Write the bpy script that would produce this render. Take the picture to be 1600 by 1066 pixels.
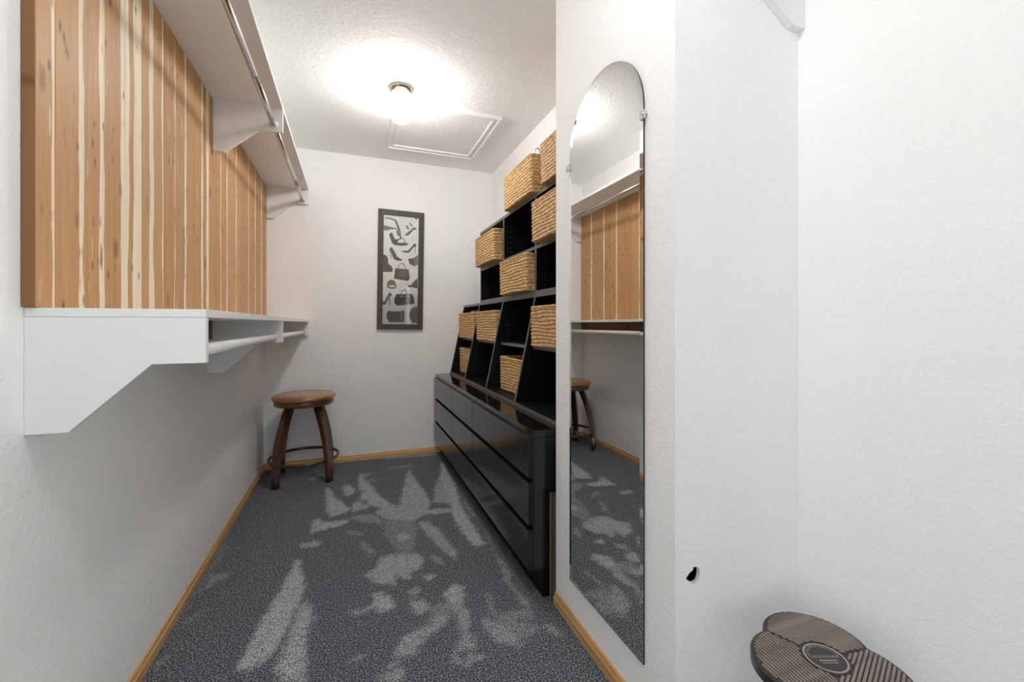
import bpy, bmesh, math, random
import numpy as np
from mathutils import Vector, noise as mnoise

random.seed(7)
SC = bpy.context.scene
COL = SC.collection
for o in list(bpy.data.objects):
    bpy.data.objects.remove(o)

# ------------------------------------------------------------------ camera
cam_data = bpy.data.cameras.new('camera')
cam_data.sensor_width = 36.0
cam_data.lens = 36.0 * 666.75 / 1600.0
cam_data.shift_y = -26.4 / 1600.0
cam_data.clip_start = 0.02
cam = bpy.data.objects.new('camera', cam_data)
cam.location = (0, 0, 1.1)
cam.rotation_euler = (math.radians(90), 0, math.radians(-20.66))
COL.objects.link(cam)
SC.camera = cam

# ------------------------------------------------------------------ world, fill lights, exposure
world = bpy.data.worlds.new('world')
SC.world = world
world.use_nodes = True
world.node_tree.nodes['Background'].inputs[0].default_value = (0.86, 0.93, 1.0, 1)
world.node_tree.nodes['Background'].inputs[1].default_value = 0.15
SC.view_settings.view_transform = 'Standard'
SC.view_settings.look = 'None'
SC.view_settings.gamma = 1.0
SC.view_settings.use_curve_mapping = False
SC.view_settings.exposure = 0.12
SC.cycles.max_bounces = 14; SC.cycles.diffuse_bounces = 10        # white walls: let the light bounce on
SC.cycles.use_adaptive_sampling = True; SC.cycles.adaptive_threshold = 0.02
LAMP_FAR, LAMP_NEAR = 104.0, 57.0
def fill_light(name, loc, rz, w, h, watts):                 # area lights added behind unseen openings to brighten the walls
    dl = bpy.data.lights.new(name, 'AREA'); dl.shape = 'RECTANGLE'; dl.size = w; dl.size_y = h
    dl.energy = watts; dl.color = (0.96, 0.985, 1.0)
    o = bpy.data.objects.new(name, dl); o.location = loc; o.rotation_euler = (math.radians(90), 0, rz); COL.objects.link(o)
W_REAR, W_LEFT, W_RIGHT = 21.0, 32.0, 84.0
fill_light('fill_rear', (-0.45, -3.2, 1.05), math.radians(-4), 1.5, 1.9, W_REAR)
fill_light('fill_left', (-2.0, -1.1, 1.1), math.radians(-72), 1.6, 2.0, W_LEFT)  # added fill, on the side that throws the stand's shadow
fill_light('fill_right', (2.6, -1.1, 1.1), math.radians(72), 1.6, 2.0, W_RIGHT)  # added to brighten the left wall

# ------------------------------------------------------------------ main measures (metres)
XL, XR, YB, YF, ZC = -0.615, 1.193, 3.66, -1.6, 2.46     # room
PX, PY0, PY1 = 0.755, 0.851, 1.511                       # partition with the mirror

# ------------------------------------------------------------------ node helpers
def mat(name):
    m = bpy.data.materials.new(name); m.use_nodes = True
    nt = m.node_tree
    return m, nt, nt.nodes['Principled BSDF']
def N(nt, typ, **kw):
    n = nt.nodes.new(typ)
    for k, v in kw.items():
        if k.startswith('i_'):
            key = k[2:]
            n.inputs[int(key) if key.isdigit() else key.replace('_', ' ')].default_value = v
        else:
            setattr(n, k, v)
    return n
def L(nt, a, b): nt.links.new(a, b)
def ramp(nt, fac, stops):
    r = nt.nodes.new('ShaderNodeValToRGB')
    while len(r.color_ramp.elements) < len(stops): r.color_ramp.elements.new(0.5)
    for e, (p, c) in zip(r.color_ramp.elements, stops):
        e.position = p; e.color = (*c, 1) if len(c) == 3 else c
    L(nt, fac, r.inputs[0]); return r
def math_(nt, op, a, b=None, c=None, clamp=False):
    n = nt.nodes.new('ShaderNodeMath'); n.operation = op; n.use_clamp = clamp
    for i, v in enumerate((a, b, c)):
        if v is None: continue
        if isinstance(v, (int, float)): n.inputs[i].default_value = v
        else: L(nt, v, n.inputs[i])
    return n.outputs[0]
def mixc(nt, fac, a, b, blend='MIX'):
    n = nt.nodes.new('ShaderNodeMix'); n.data_type = 'RGBA'; n.blend_type = blend
    for s, v in ((0, fac), (6, a), (7, b)):
        if isinstance(v, (int, float)): n.inputs[s].default_value = v
        elif isinstance(v, tuple): n.inputs[s].default_value = (*v, 1) if len(v) == 3 else v
        else: L(nt, v, n.inputs[s])
    return n.outputs[2]
def mapping(nt, src, scale):
    mp = nt.nodes.new('ShaderNodeMapping'); mp.inputs['Scale'].default_value = scale
    L(nt, src, mp.inputs['Vector']); return mp.outputs[0]

def plain(name, col, rough=0.5, metal=0.0, spec=0.5, var=1.0):
    m, nt, p = mat(name)
    tc = N(nt, 'ShaderNodeTexCoord')
    nz = N(nt, 'ShaderNodeTexNoise', i_Scale=35.0, i_Detail=3.0); L(nt, tc.outputs['Object'], nz.inputs['Vector'])
    r = ramp(nt, nz.outputs[0], [(0.3, tuple(c * (1 - 0.07 * var) for c in col)), (0.7, tuple(min(1, c * (1 + 0.05 * var)) for c in col))])
    L(nt, r.outputs[0], p.inputs['Base Color'])
    p.inputs['Roughness'].default_value = rough; p.inputs['Metallic'].default_value = metal
    p.inputs['Specular IOR Level'].default_value = spec
    return m

def plaster(name, col, scale, strength, dist=0.003):
    m, nt, p = mat(name)
    geo = N(nt, 'ShaderNodeNewGeometry')
    n1 = N(nt, 'ShaderNodeTexNoise', i_Scale=scale, i_Detail=3.0, i_Roughness=0.55); L(nt, geo.outputs['Position'], n1.inputs['Vector'])
    n2 = N(nt, 'ShaderNodeTexNoise', i_Scale=scale * 0.42, i_Detail=2.0); L(nt, geo.outputs['Position'], n2.inputs['Vector'])
    n3 = N(nt, 'ShaderNodeTexNoise', i_Scale=3.0, i_Detail=3.0); L(nt, geo.outputs['Position'], n3.inputs['Vector'])
    h1 = ramp(nt, n1.outputs[0], [(0.42, (0, 0, 0)), (0.62, (1, 1, 1))])
    h2 = ramp(nt, n2.outputs[0], [(0.45, (0, 0, 0)), (0.6, (1, 1, 1))])
    hh = math_(nt, 'ADD', math_(nt, 'MULTIPLY', h1.outputs[0], 0.55), math_(nt, 'MULTIPLY', h2.outputs[0], 0.45))
    b = N(nt, 'ShaderNodeBump', i_Strength=strength, i_Distance=dist); L(nt, hh, b.inputs['Height'])
    L(nt, b.outputs[0], p.inputs['Normal'])
    c = ramp(nt, n3.outputs[0], [(0.3, tuple(v * 0.975 for v in col)), (0.7, col)])
    L(nt, c.outputs[0], p.inputs['Base Color'])
    p.inputs['Roughness'].default_value = 0.75; p.inputs['Specular IOR Level'].default_value = 0.25
    return m

def cedar(name, dark=1.0):
    m, nt, p = mat(name)
    tc = N(nt, 'ShaderNodeTexCoord'); ob = tc.outputs['Object']
    att = lambda n_: N(nt, 'ShaderNodeAttribute', attribute_type='OBJECT', attribute_name=n_).outputs['Fac']
    w, sa, sb, seed, tone = (att(k) for k in ('plank_width', 'sap_near', 'sap_far', 'seed', 'tone'))
    sep = N(nt, 'ShaderNodeSeparateXYZ'); L(nt, ob, sep.inputs[0])
    # shift texture space per plank
    cmb = N(nt, 'ShaderNodeCombineXYZ')
    L(nt, sep.outputs[0], cmb.inputs[0]); L(nt, math_(nt, 'ADD', sep.outputs[1], math_(nt, 'MULTIPLY', seed, 3.7)), cmb.inputs[1])
    L(nt, math_(nt, 'ADD', sep.outputs[2], math_(nt, 'MULTIPLY', seed, 9.1)), cmb.inputs[2])
    v = cmb.outputs[0]
    wob = N(nt, 'ShaderNodeTexNoise', i_Scale=1.0, i_Detail=3.0); L(nt, mapping(nt, v, (1, 1.5, 3.4)), wob.inputs['Vector'])
    wobv = math_(nt, 'MULTIPLY', math_(nt, 'SUBTRACT', wob.outputs[0], 0.5), 0.034)
    y = math_(nt, 'ADD', sep.outputs[1], wobv)
    has_a = math_(nt, 'GREATER_THAN', sa, 0.0005); has_b = math_(nt, 'GREATER_THAN', sb, 0.0005)
    ma = math_(nt, 'MULTIPLY', math_(nt, 'MULTIPLY_ADD', math_(nt, 'SUBTRACT', sa, y), 450.0, 0.5, True), has_a)
    mb = math_(nt, 'MULTIPLY', math_(nt, 'MULTIPLY_ADD', math_(nt, 'SUBTRACT', y, math_(nt, 'SUBTRACT', w, sb)), 450.0, 0.5, True), has_b)
    sap = math_(nt, 'MAXIMUM', ma, mb, clamp=True)
    # slender stray sapwood flecks
    fl = N(nt, 'ShaderNodeTexNoise', i_Scale=1.0, i_Detail=1.0); L(nt, mapping(nt, v, (10, 130, 6.0)), fl.inputs['Vector'])
    flk = ramp(nt, fl.outputs[0], [(0.735, (0, 0, 0)), (0.76, (1, 1, 1))])
    sap = math_(nt, 'MAXIMUM', sap, math_(nt, 'MULTIPLY', flk.outputs[0], 0.75))
    # grain
    g = N(nt, 'ShaderNodeTexNoise', i_Scale=1.0, i_Detail=4.0, i_Distortion=0.6); L(nt, mapping(nt, v, (60, 85, 2.2)), g.inputs['Vector'])
    g2 = N(nt, 'ShaderNodeTexNoise', i_Scale=1.0, i_Detail=3.0); L(nt, mapping(nt, v, (20, 22, 1.3)), g2.inputs['Vector'])
    heart = ramp(nt, g.outputs[0], [(0.25, (0.33, 0.145, 0.055)), (0.5, (0.50, 0.262, 0.108)), (0.75, (0.59, 0.34, 0.150))]).outputs[0]
    heart = mixc(nt, g2.outputs[0], heart, (0.53, 0.290, 0.125))
    heart = mixc(nt, math_(nt, 'MULTIPLY', tone, 0.35), heart, (0.64, 0.40, 0.19))
    sapc = ramp(nt, g.outputs[0], [(0.3, (0.82, 0.69, 0.50)), (0.7, (0.90, 0.81, 0.64))]).outputs[0]
    col = mixc(nt, sap, heart, sapc)
    # knots: warped voronoi spots and small dark dashes
    vo = N(nt, 'ShaderNodeTexVoronoi', i_Scale=1.0, i_Randomness=1.0); L(nt, mapping(nt, v, (1, 9.0, 4.6)), vo.inputs['Vector'])
    kn = N(nt, 'ShaderNodeTexNoise', i_Scale=60.0, i_Detail=2.0); L(nt, v, kn.inputs['Vector'])
    kd = math_(nt, 'ADD', vo.outputs['Distance'], math_(nt, 'MULTIPLY', math_(nt, 'SUBTRACT', kn.outputs[0], 0.5), 0.09))
    kmask = ramp(nt, kd, [(0.03, (1, 1, 1)), (0.16, (0, 0, 0))])
    col = mixc(nt, math_(nt, 'MULTIPLY', kmask.outputs[0], 0.85), col, (0.20, 0.075, 0.025))
    v2 = N(nt, 'ShaderNodeTexVoronoi', i_Scale=1.0, i_Randomness=1.0); L(nt, mapping(nt, v, (1, 38.0, 14.0)), v2.inputs['Vector'])
    d2 = ramp(nt, v2.outputs['Distance'], [(0.10, (1, 1, 1)), (0.26, (0, 0, 0))])
    gate = ramp(nt, N(nt, 'ShaderNodeTexNoise', i_Scale=5.0).outputs[0], [(0.44, (0, 0, 0)), (0.55, (1, 1, 1))])
    L(nt, v, gate.inputs[0].links[0].from_node.inputs['Vector'])
    col = mixc(nt, math_(nt, 'MULTIPLY', math_(nt, 'MULTIPLY', d2.outputs[0], gate.outputs[0]), 0.8), col, (0.15, 0.055, 0.02))
    if dark != 1.0:
        col = mixc(nt, 1.0, col, (dark, dark * 0.86, dark * 0.8), 'MULTIPLY')
    L(nt, col, p.inputs['Base Color'])
    b = N(nt, 'ShaderNodeBump', i_Strength=0.12, i_Distance=0.001); L(nt, g.outputs[0], b.inputs['Height']); L(nt, b.outputs[0], p.inputs['Normal'])
    p.inputs['Roughness'].default_value = 0.5; p.inputs['Specular IOR Level'].default_value = 0.3
    return m

def wood(name, c0, c1, axis, rough=0.4, freq=60.0, coat=0.0):
    m, nt, p = mat(name)
    geo = N(nt, 'ShaderNodeNewGeometry') if axis == 'Y' or axis == 'X' else None
    tc = N(nt, 'ShaderNodeTexCoord')
    sc = {'X': (1.5, freq, freq), 'Y': (freq, 1.5, freq), 'Z': (freq, freq, 1.5)}[axis]
    g = N(nt, 'ShaderNodeTexNoise', i_Scale=1.0, i_Detail=4.0, i_Distortion=0.8)
    L(nt, mapping(nt, tc.outputs['Object'], sc), g.inputs['Vector'])
    r = ramp(nt, g.outputs[0], [(0.3, c0), (0.7, c1)])
    L(nt, r.outputs[0], p.inputs['Base Color'])
    p.inputs['Roughness'].default_value = rough
    p.inputs['Coat Weight'].default_value = coat; p.inputs['Coat Roughness'].default_value = 0.15
    return m

def carpet_mat():
    m, nt, p = mat('grey_blue_carpet')
    geo = N(nt, 'ShaderNodeNewGeometry'); pos = geo.outputs['Position']
    a = N(nt, 'ShaderNodeAttribute', attribute_type='GEOMETRY', attribute_name='nap').outputs['Fac']
    s1 = N(nt, 'ShaderNodeTexNoise', i_Scale=190.0, i_Detail=3.0, i_Roughness=0.75); L(nt, pos, s1.inputs['Vector'])
    s2 = N(nt, 'ShaderNodeTexNoise', i_Scale=14.0, i_Detail=4.0, i_Roughness=0.6); L(nt, pos, s2.inputs['Vector'])
    s3 = N(nt, 'ShaderNodeTexNoise', i_Scale=60.0, i_Detail=3.0, i_Roughness=0.7); L(nt, pos, s3.inputs['Vector'])
    mott = N(nt, 'ShaderNodeTexNoise', i_Scale=26.0, i_Detail=5.0, i_Roughness=0.7); L(nt, pos, mott.inputs['Vector'])
    jit = math_(nt, 'ADD', math_(nt, 'MULTIPLY', math_(nt, 'SUBTRACT', s3.outputs[0], 0.5), 1.5), math_(nt, 'MULTIPLY', math_(nt, 'SUBTRACT', mott.outputs[0], 0.5), 1.3))
    faint = math_(nt, 'MULTIPLY', ramp(nt, mott.outputs[0], [(0.56, (0, 0, 0)), (0.72, (1, 1, 1))]).outputs[0], 0.16)
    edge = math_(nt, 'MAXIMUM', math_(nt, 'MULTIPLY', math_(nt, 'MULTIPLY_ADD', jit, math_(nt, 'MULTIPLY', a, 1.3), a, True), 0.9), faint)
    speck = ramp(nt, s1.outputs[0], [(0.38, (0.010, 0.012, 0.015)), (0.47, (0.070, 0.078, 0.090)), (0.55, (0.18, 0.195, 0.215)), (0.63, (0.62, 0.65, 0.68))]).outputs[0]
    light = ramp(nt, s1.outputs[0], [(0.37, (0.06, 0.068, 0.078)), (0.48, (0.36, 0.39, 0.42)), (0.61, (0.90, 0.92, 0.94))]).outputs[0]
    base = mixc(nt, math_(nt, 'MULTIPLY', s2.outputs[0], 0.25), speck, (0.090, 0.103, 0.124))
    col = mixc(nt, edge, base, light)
    L(nt, col, p.inputs['Base Color'])
    p.inputs['Roughness'].default_value = 0.95; p.inputs['Specular IOR Level'].default_value = 0.1
    b = N(nt, 'ShaderNodeBump', i_Strength=0.8, i_Distance=0.004); L(nt, s1.outputs[0], b.inputs['Height']); L(nt, b.outputs[0], p.inputs['Normal'])
    return m

def rattan_mat():
    m, nt, p = mat('woven_rattan')
    tc = N(nt, 'ShaderNodeTexCoord'); ob = tc.outputs['Object']
    info = N(nt, 'ShaderNodeObjectInfo')
    n1 = N(nt, 'ShaderNodeTexNoise', i_Scale=55.0, i_Detail=3.0); L(nt, ob, n1.inputs['Vector'])
    n2 = N(nt, 'ShaderNodeTexNoise', i_Scale=1.0, i_Detail=2.0); L(nt, mapping(nt, ob, (130, 130, 420)), n2.inputs['Vector'])
    f = math_(nt, 'ADD', math_(nt, 'MULTIPLY', n1.outputs[0], 0.55), math_(nt, 'MULTIPLY', n2.outputs[0], 0.45))
    r = ramp(nt, f, [(0.30, (0.22, 0.105, 0.038)), (0.48, (0.56, 0.335, 0.140)), (0.66, (0.80, 0.57, 0.30))])
    hs = N(nt, 'ShaderNodeHueSaturation'); L(nt, r.outputs[0], hs.inputs['Color'])
    L(nt, math_(nt, 'MULTIPLY_ADD', info.outputs['Random'], 0.010, 0.496), hs.inputs['Hue'])
    L(nt, hs.outputs[0], p.inputs['Base Color'])
    b = N(nt, 'ShaderNodeBump', i_Strength=0.4, i_Distance=0.002); L(nt, n2.outputs[0], b.inputs['Height']); L(nt, b.outputs[0], p.inputs['Normal'])
    p.inputs['Roughness'].default_value = 0.6
    return m

M = {}
M['wall'] = plaster('white_textured_wall', (0.93, 0.929, 0.922), 85.0, 0.30)
M['ceiling'] = plaster('textured_ceiling', (0.91, 0.909, 0.902), 55.0, 0.32, 0.005)
M['white_paint'] = plain('white_painted_wood', (0.86, 0.855, 0.845), 0.38, var=0.12)
M['cedar'] = cedar('cedar_planks')
M['cedar_dark'] = cedar('cedar_planks_dark', 0.52)
M['oak_y'] = wood('oak_trim_lengthwise', (0.46, 0.235, 0.088), (0.72, 0.44, 0.20), 'Y', 0.4, 70)
M['oak_x'] = wood('oak_trim_crosswise', (0.54, 0.29, 0.115), (0.78, 0.50, 0.23), 'X', 0.4, 70)
M['carpet'] = carpet_mat()
M['rattan'] = rattan_mat()
M['black'] = plain('black_lacquered_board', (0.013, 0.0125, 0.0125), 0.15, spec=0.6)
M['black_inner'] = plain('black_board', (0.0045, 0.0042, 0.0042), 0.45, spec=0.22)
M['lit_edge'] = plain('black_board_lit_edge', (0.125, 0.120, 0.114), 0.35)  # grey base: the light that the black front edges catch is painted in
M['black_gloss'] = plain('black_gloss_top', (0.012, 0.0105, 0.0095), 0.06)
M['stool_seat'] = wood('tan_stool_seat', (0.25, 0.095, 0.032), (0.40, 0.170, 0.062), 'X', 0.28, 14, 0.5)
M['stool_leg'] = wood('dark_stool_wood', (0.040, 0.016, 0.008), (0.085, 0.034, 0.016), 'Z', 0.3, 40, 0.4)
M['stool_rim'] = wood('dark_stool_rim', (0.10, 0.040, 0.016), (0.17, 0.070, 0.028), 'X', 0.3, 30, 0.4)
M['steel'] = plain('brushed_steel', (0.62, 0.61, 0.60), 0.28, 1.0)
M['chrome'] = plain('lamp_base_metal', (0.70, 0.67, 0.60), 0.2, 1.0)
M['frame'] = wood('dark_picture_frame', (0.045, 0.036, 0.028), (0.085, 0.068, 0.054), 'Z', 0.55, 90)
M['paper'] = plain('cream_paper', (0.86, 0.86, 0.83), 0.8)
M['pin'] = plain('pin_hole_sleeve', (0.10, 0.10, 0.10), 0.5)
M['ink_dark'] = plain('print_black_brown', (0.030, 0.022, 0.018), 0.8)
M['ink_brown'] = plain('print_taupe', (0.135, 0.105, 0.088), 0.8)
M['ink_warm'] = plain('print_warm_brown', (0.19, 0.135, 0.105), 0.8)
M['ink_grey'] = plain('print_grey', (0.24, 0.215, 0.195), 0.8)
M['ink_gold'] = plain('print_gold', (0.26, 0.17, 0.085), 0.8)
M['rim_black'] = plain('scratcher_rim', (0.035, 0.033, 0.034), 0.4)
M['rim_side'] = plain('scratcher_side', (0.020, 0.024, 0.036), 0.35)
M['ridge'] = wood('ridged_taupe_wood', (0.17, 0.125, 0.108), (0.33, 0.265, 0.235), 'X', 0.6, 45)
M['emblem'] = plain('emblem_ink', (0.42, 0.37, 0.345), 0.6)
M['cardboard'] = plain('grey_brown_board', (0.20, 0.15, 0.11), 0.7)
M['glass_edge'] = plain('dark_glass_edge', (0.05, 0.055, 0.055), 0.12)
M['gypsum'] = plain('torn_gypsum', (0.72, 0.71, 0.69), 0.9)

m, nt, p = mat('mirror_silver'); p.inputs['Metallic'].default_value = 1.0; p.inputs['Roughness'].default_value = 0.0
p.inputs['Base Color'].default_value = (0.86, 0.87, 0.86, 1); M['mirror'] = m
m, nt, p = mat('clear_plastic'); p.inputs['Base Color'].default_value = (0.9, 0.9, 0.88, 1); p.inputs['Roughness'].default_value = 0.1
p.inputs['Transmission Weight'].default_value = 0.6; M['clear'] = m
m, nt, p = mat('glass_pane')
out = nt.nodes['Material Output']; tr = N(nt, 'ShaderNodeBsdfTransparent'); gl = N(nt, 'ShaderNodeBsdfGlossy', i_Roughness=0.02)
fr = N(nt, 'ShaderNodeFresnel', i_IOR=1.45); mx = N(nt, 'ShaderNodeMixShader')
L(nt, fr.outputs[0], mx.inputs[0]); L(nt, tr.outputs[0], mx.inputs[1]); L(nt, gl.outputs[0], mx.inputs[2]); L(nt, mx.outputs[0], out.inputs[0]); M['glass'] = m
def opal(name, strength):
    m, nt, p = mat(name); p.inputs['Base Color'].default_value = (0.9, 0.89, 0.86, 1)
    p.inputs['Emission Color'].default_value = (1.0, 0.99, 0.975, 1); p.inputs['Emission Strength'].default_value = strength
    return m
M['lamp_neck'] = opal('opal_glass_neck', 1.6); M['lamp_far'] = opal('opal_glass_far_lamp', LAMP_FAR); M['lamp_near'] = opal('opal_glass_near_lamp', LAMP_NEAR)

# ------------------------------------------------------------------ object helpers
def base_of(o): return Vector((0, 0, 0)) if o is None else (o.location + base_of(o.parent))
def link(name, me, m, parent=None, loc=(0, 0, 0), smooth=False):
    ob = bpy.data.objects.new(name, me); COL.objects.link(ob)
    if m is not None and not me.materials: me.materials.append(M[m] if isinstance(m, str) else m)
    ob.location = Vector(loc) - base_of(parent); ob.parent = parent
    if smooth:
        for pl in me.polygons: pl.use_smooth = True
    return ob
def tag(o, label, cat, group=None):
    o['label'] = label; o['category'] = cat
    if group: o['group'] = group
    return o
def thing(name, loc, label, cat, group=None):
    o = bpy.data.objects.new(name, None); o.empty_display_size = 0.05; o.location = loc; COL.objects.link(o)
    return tag(o, label, cat, group)
def struct(o, label, cat='structure'):
    o['kind'] = 'structure'; o['label'] = label; o['category'] = cat; return o
def bm_mesh(name, bm, bevel=0.0, seg=2):
    if bevel > 0:
        bmesh.ops.bevel(bm, geom=[e for e in bm.edges], offset=bevel, segments=seg, affect='EDGES', profile=0.6, clamp_overlap=True)
    bmesh.ops.recalc_face_normals(bm, faces=bm.faces[:])
    me = bpy.data.meshes.new(name); bm.to_mesh(me); bm.free(); return me
def bm_box(bm, a, b):
    vs = [bm.verts.new((x, y, z)) for x in (a[0], b[0]) for y in (a[1], b[1]) for z in (a[2], b[2])]
    for f in ((0, 1, 3, 2), (4, 6, 7, 5), (0, 4, 5, 1), (2, 3, 7, 6), (0, 2, 6, 4), (1, 5, 7, 3)):
        bm.faces.new([vs[i] for i in f])
def box(name, x0, x1, y0, y1, z0, z1, m, parent=None, bevel=0.0):
    c = Vector(((x0 + x1) / 2, (y0 + y1) / 2, z0)); bm = bmesh.new()
    bm_box(bm, (x0 - c.x, y0 - c.y, 0), (x1 - c.x, y1 - c.y, z1 - z0))
    return link(name, bm_mesh(name, bm, bevel), m, parent, c)
def boxes(name, lst, m, parent=None):
    bm = bmesh.new()
    for (x0, x1, y0, y1, z0, z1) in lst: bm_box(bm, (x0, y0, z0), (x1, y1, z1))
    return link(name, bm_mesh(name, bm), m, parent)
def prism_xz(name, pts, y0, y1, m, parent=None, bevel=0.0):
    """outline in X-Z, thickness along Y"""
    bm = bmesh.new(); cx = pts[0][0]; cz = min(p_[1] for p_ in pts)
    a = [bm.verts.new((x - cx, 0, z - cz)) for x, z in pts]; b = [bm.verts.new((x - cx, y1 - y0, z - cz)) for x, z in pts]
    bm.faces.new(a); bm.faces.new(b[::-1]); n = len(pts)
    for i in range(n): bm.faces.new((a[i], a[(i + 1) % n], b[(i + 1) % n], b[i]))
    return link(name, bm_mesh(name, bm, bevel), m, parent, (cx, y0, cz))
def lathe(name, prof, m, parent=None, loc=(0, 0, 0), n=48, smooth=True):
    bm = bmesh.new(); rings = []
    for r, z in prof:
        rings.append([bm.verts.new((0, 0, z))] if r < 1e-6 else [bm.verts.new((r * math.cos(2 * math.pi * i / n), r * math.sin(2 * math.pi * i / n), z)) for i in range(n)])
    for A, B in zip(rings, rings[1:]):
        for i in range(n):
            j = (i + 1) % n
            if len(A) == 1 and len(B) > 1: bm.faces.new((A[0], B[i], B[j]))
            elif len(B) == 1 and len(A) > 1: bm.faces.new((A[i], A[j], B[0]))
            elif len(A) > 1: bm.faces.new((A[i], A[j], B[j], B[i]))
    return link(name, bm_mesh(name, bm), m, parent, loc, smooth)
def tube(name, path, rad, m, parent=None, loc=None, n=14, closed=False, smooth=True, caps=True, flat=1.0):
    """round tube along a list of points; rad a number or a list; flat scales the vertical half axis"""
    P = [Vector(q) for q in path]; o = P[0].copy() if loc is None else Vector(loc); P = [q - o for q in P]
    rr = rad if isinstance(rad, (list, tuple)) else [rad] * len(P)
    bm = bmesh.new(); rings = []; k = len(P)
    for i, q in enumerate(P):
        t = (P[(i + 1) % k] - P[i - 1]) if closed else (P[min(i + 1, k - 1)] - P[max(i - 1, 0)])
        t.normalize(); up = Vector((0, 0, 1)) if abs(t.z) < 0.9 else Vector((0, 1, 0))
        u = t.cross(up).normalized(); v_ = u.cross(t).normalized()
        rings.append([bm.verts.new(q + u * (rr[i] * math.cos(2 * math.pi * j / n)) + v_ * (rr[i] * flat * math.sin(2 * math.pi * j / n))) for j in range(n)])
    for i in range(k if closed else k - 1):
        A, B = rings[i], rings[(i + 1) % k]
        for j in range(n): bm.faces.new((A[j], A[(j + 1) % n], B[(j + 1) % n], B[j]))
    if caps and not closed:
        bm.faces.new(rings[0][::-1]); bm.faces.new(rings[-1])
    return link(name, bm_mesh(name, bm), m, parent, o, smooth)
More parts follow.
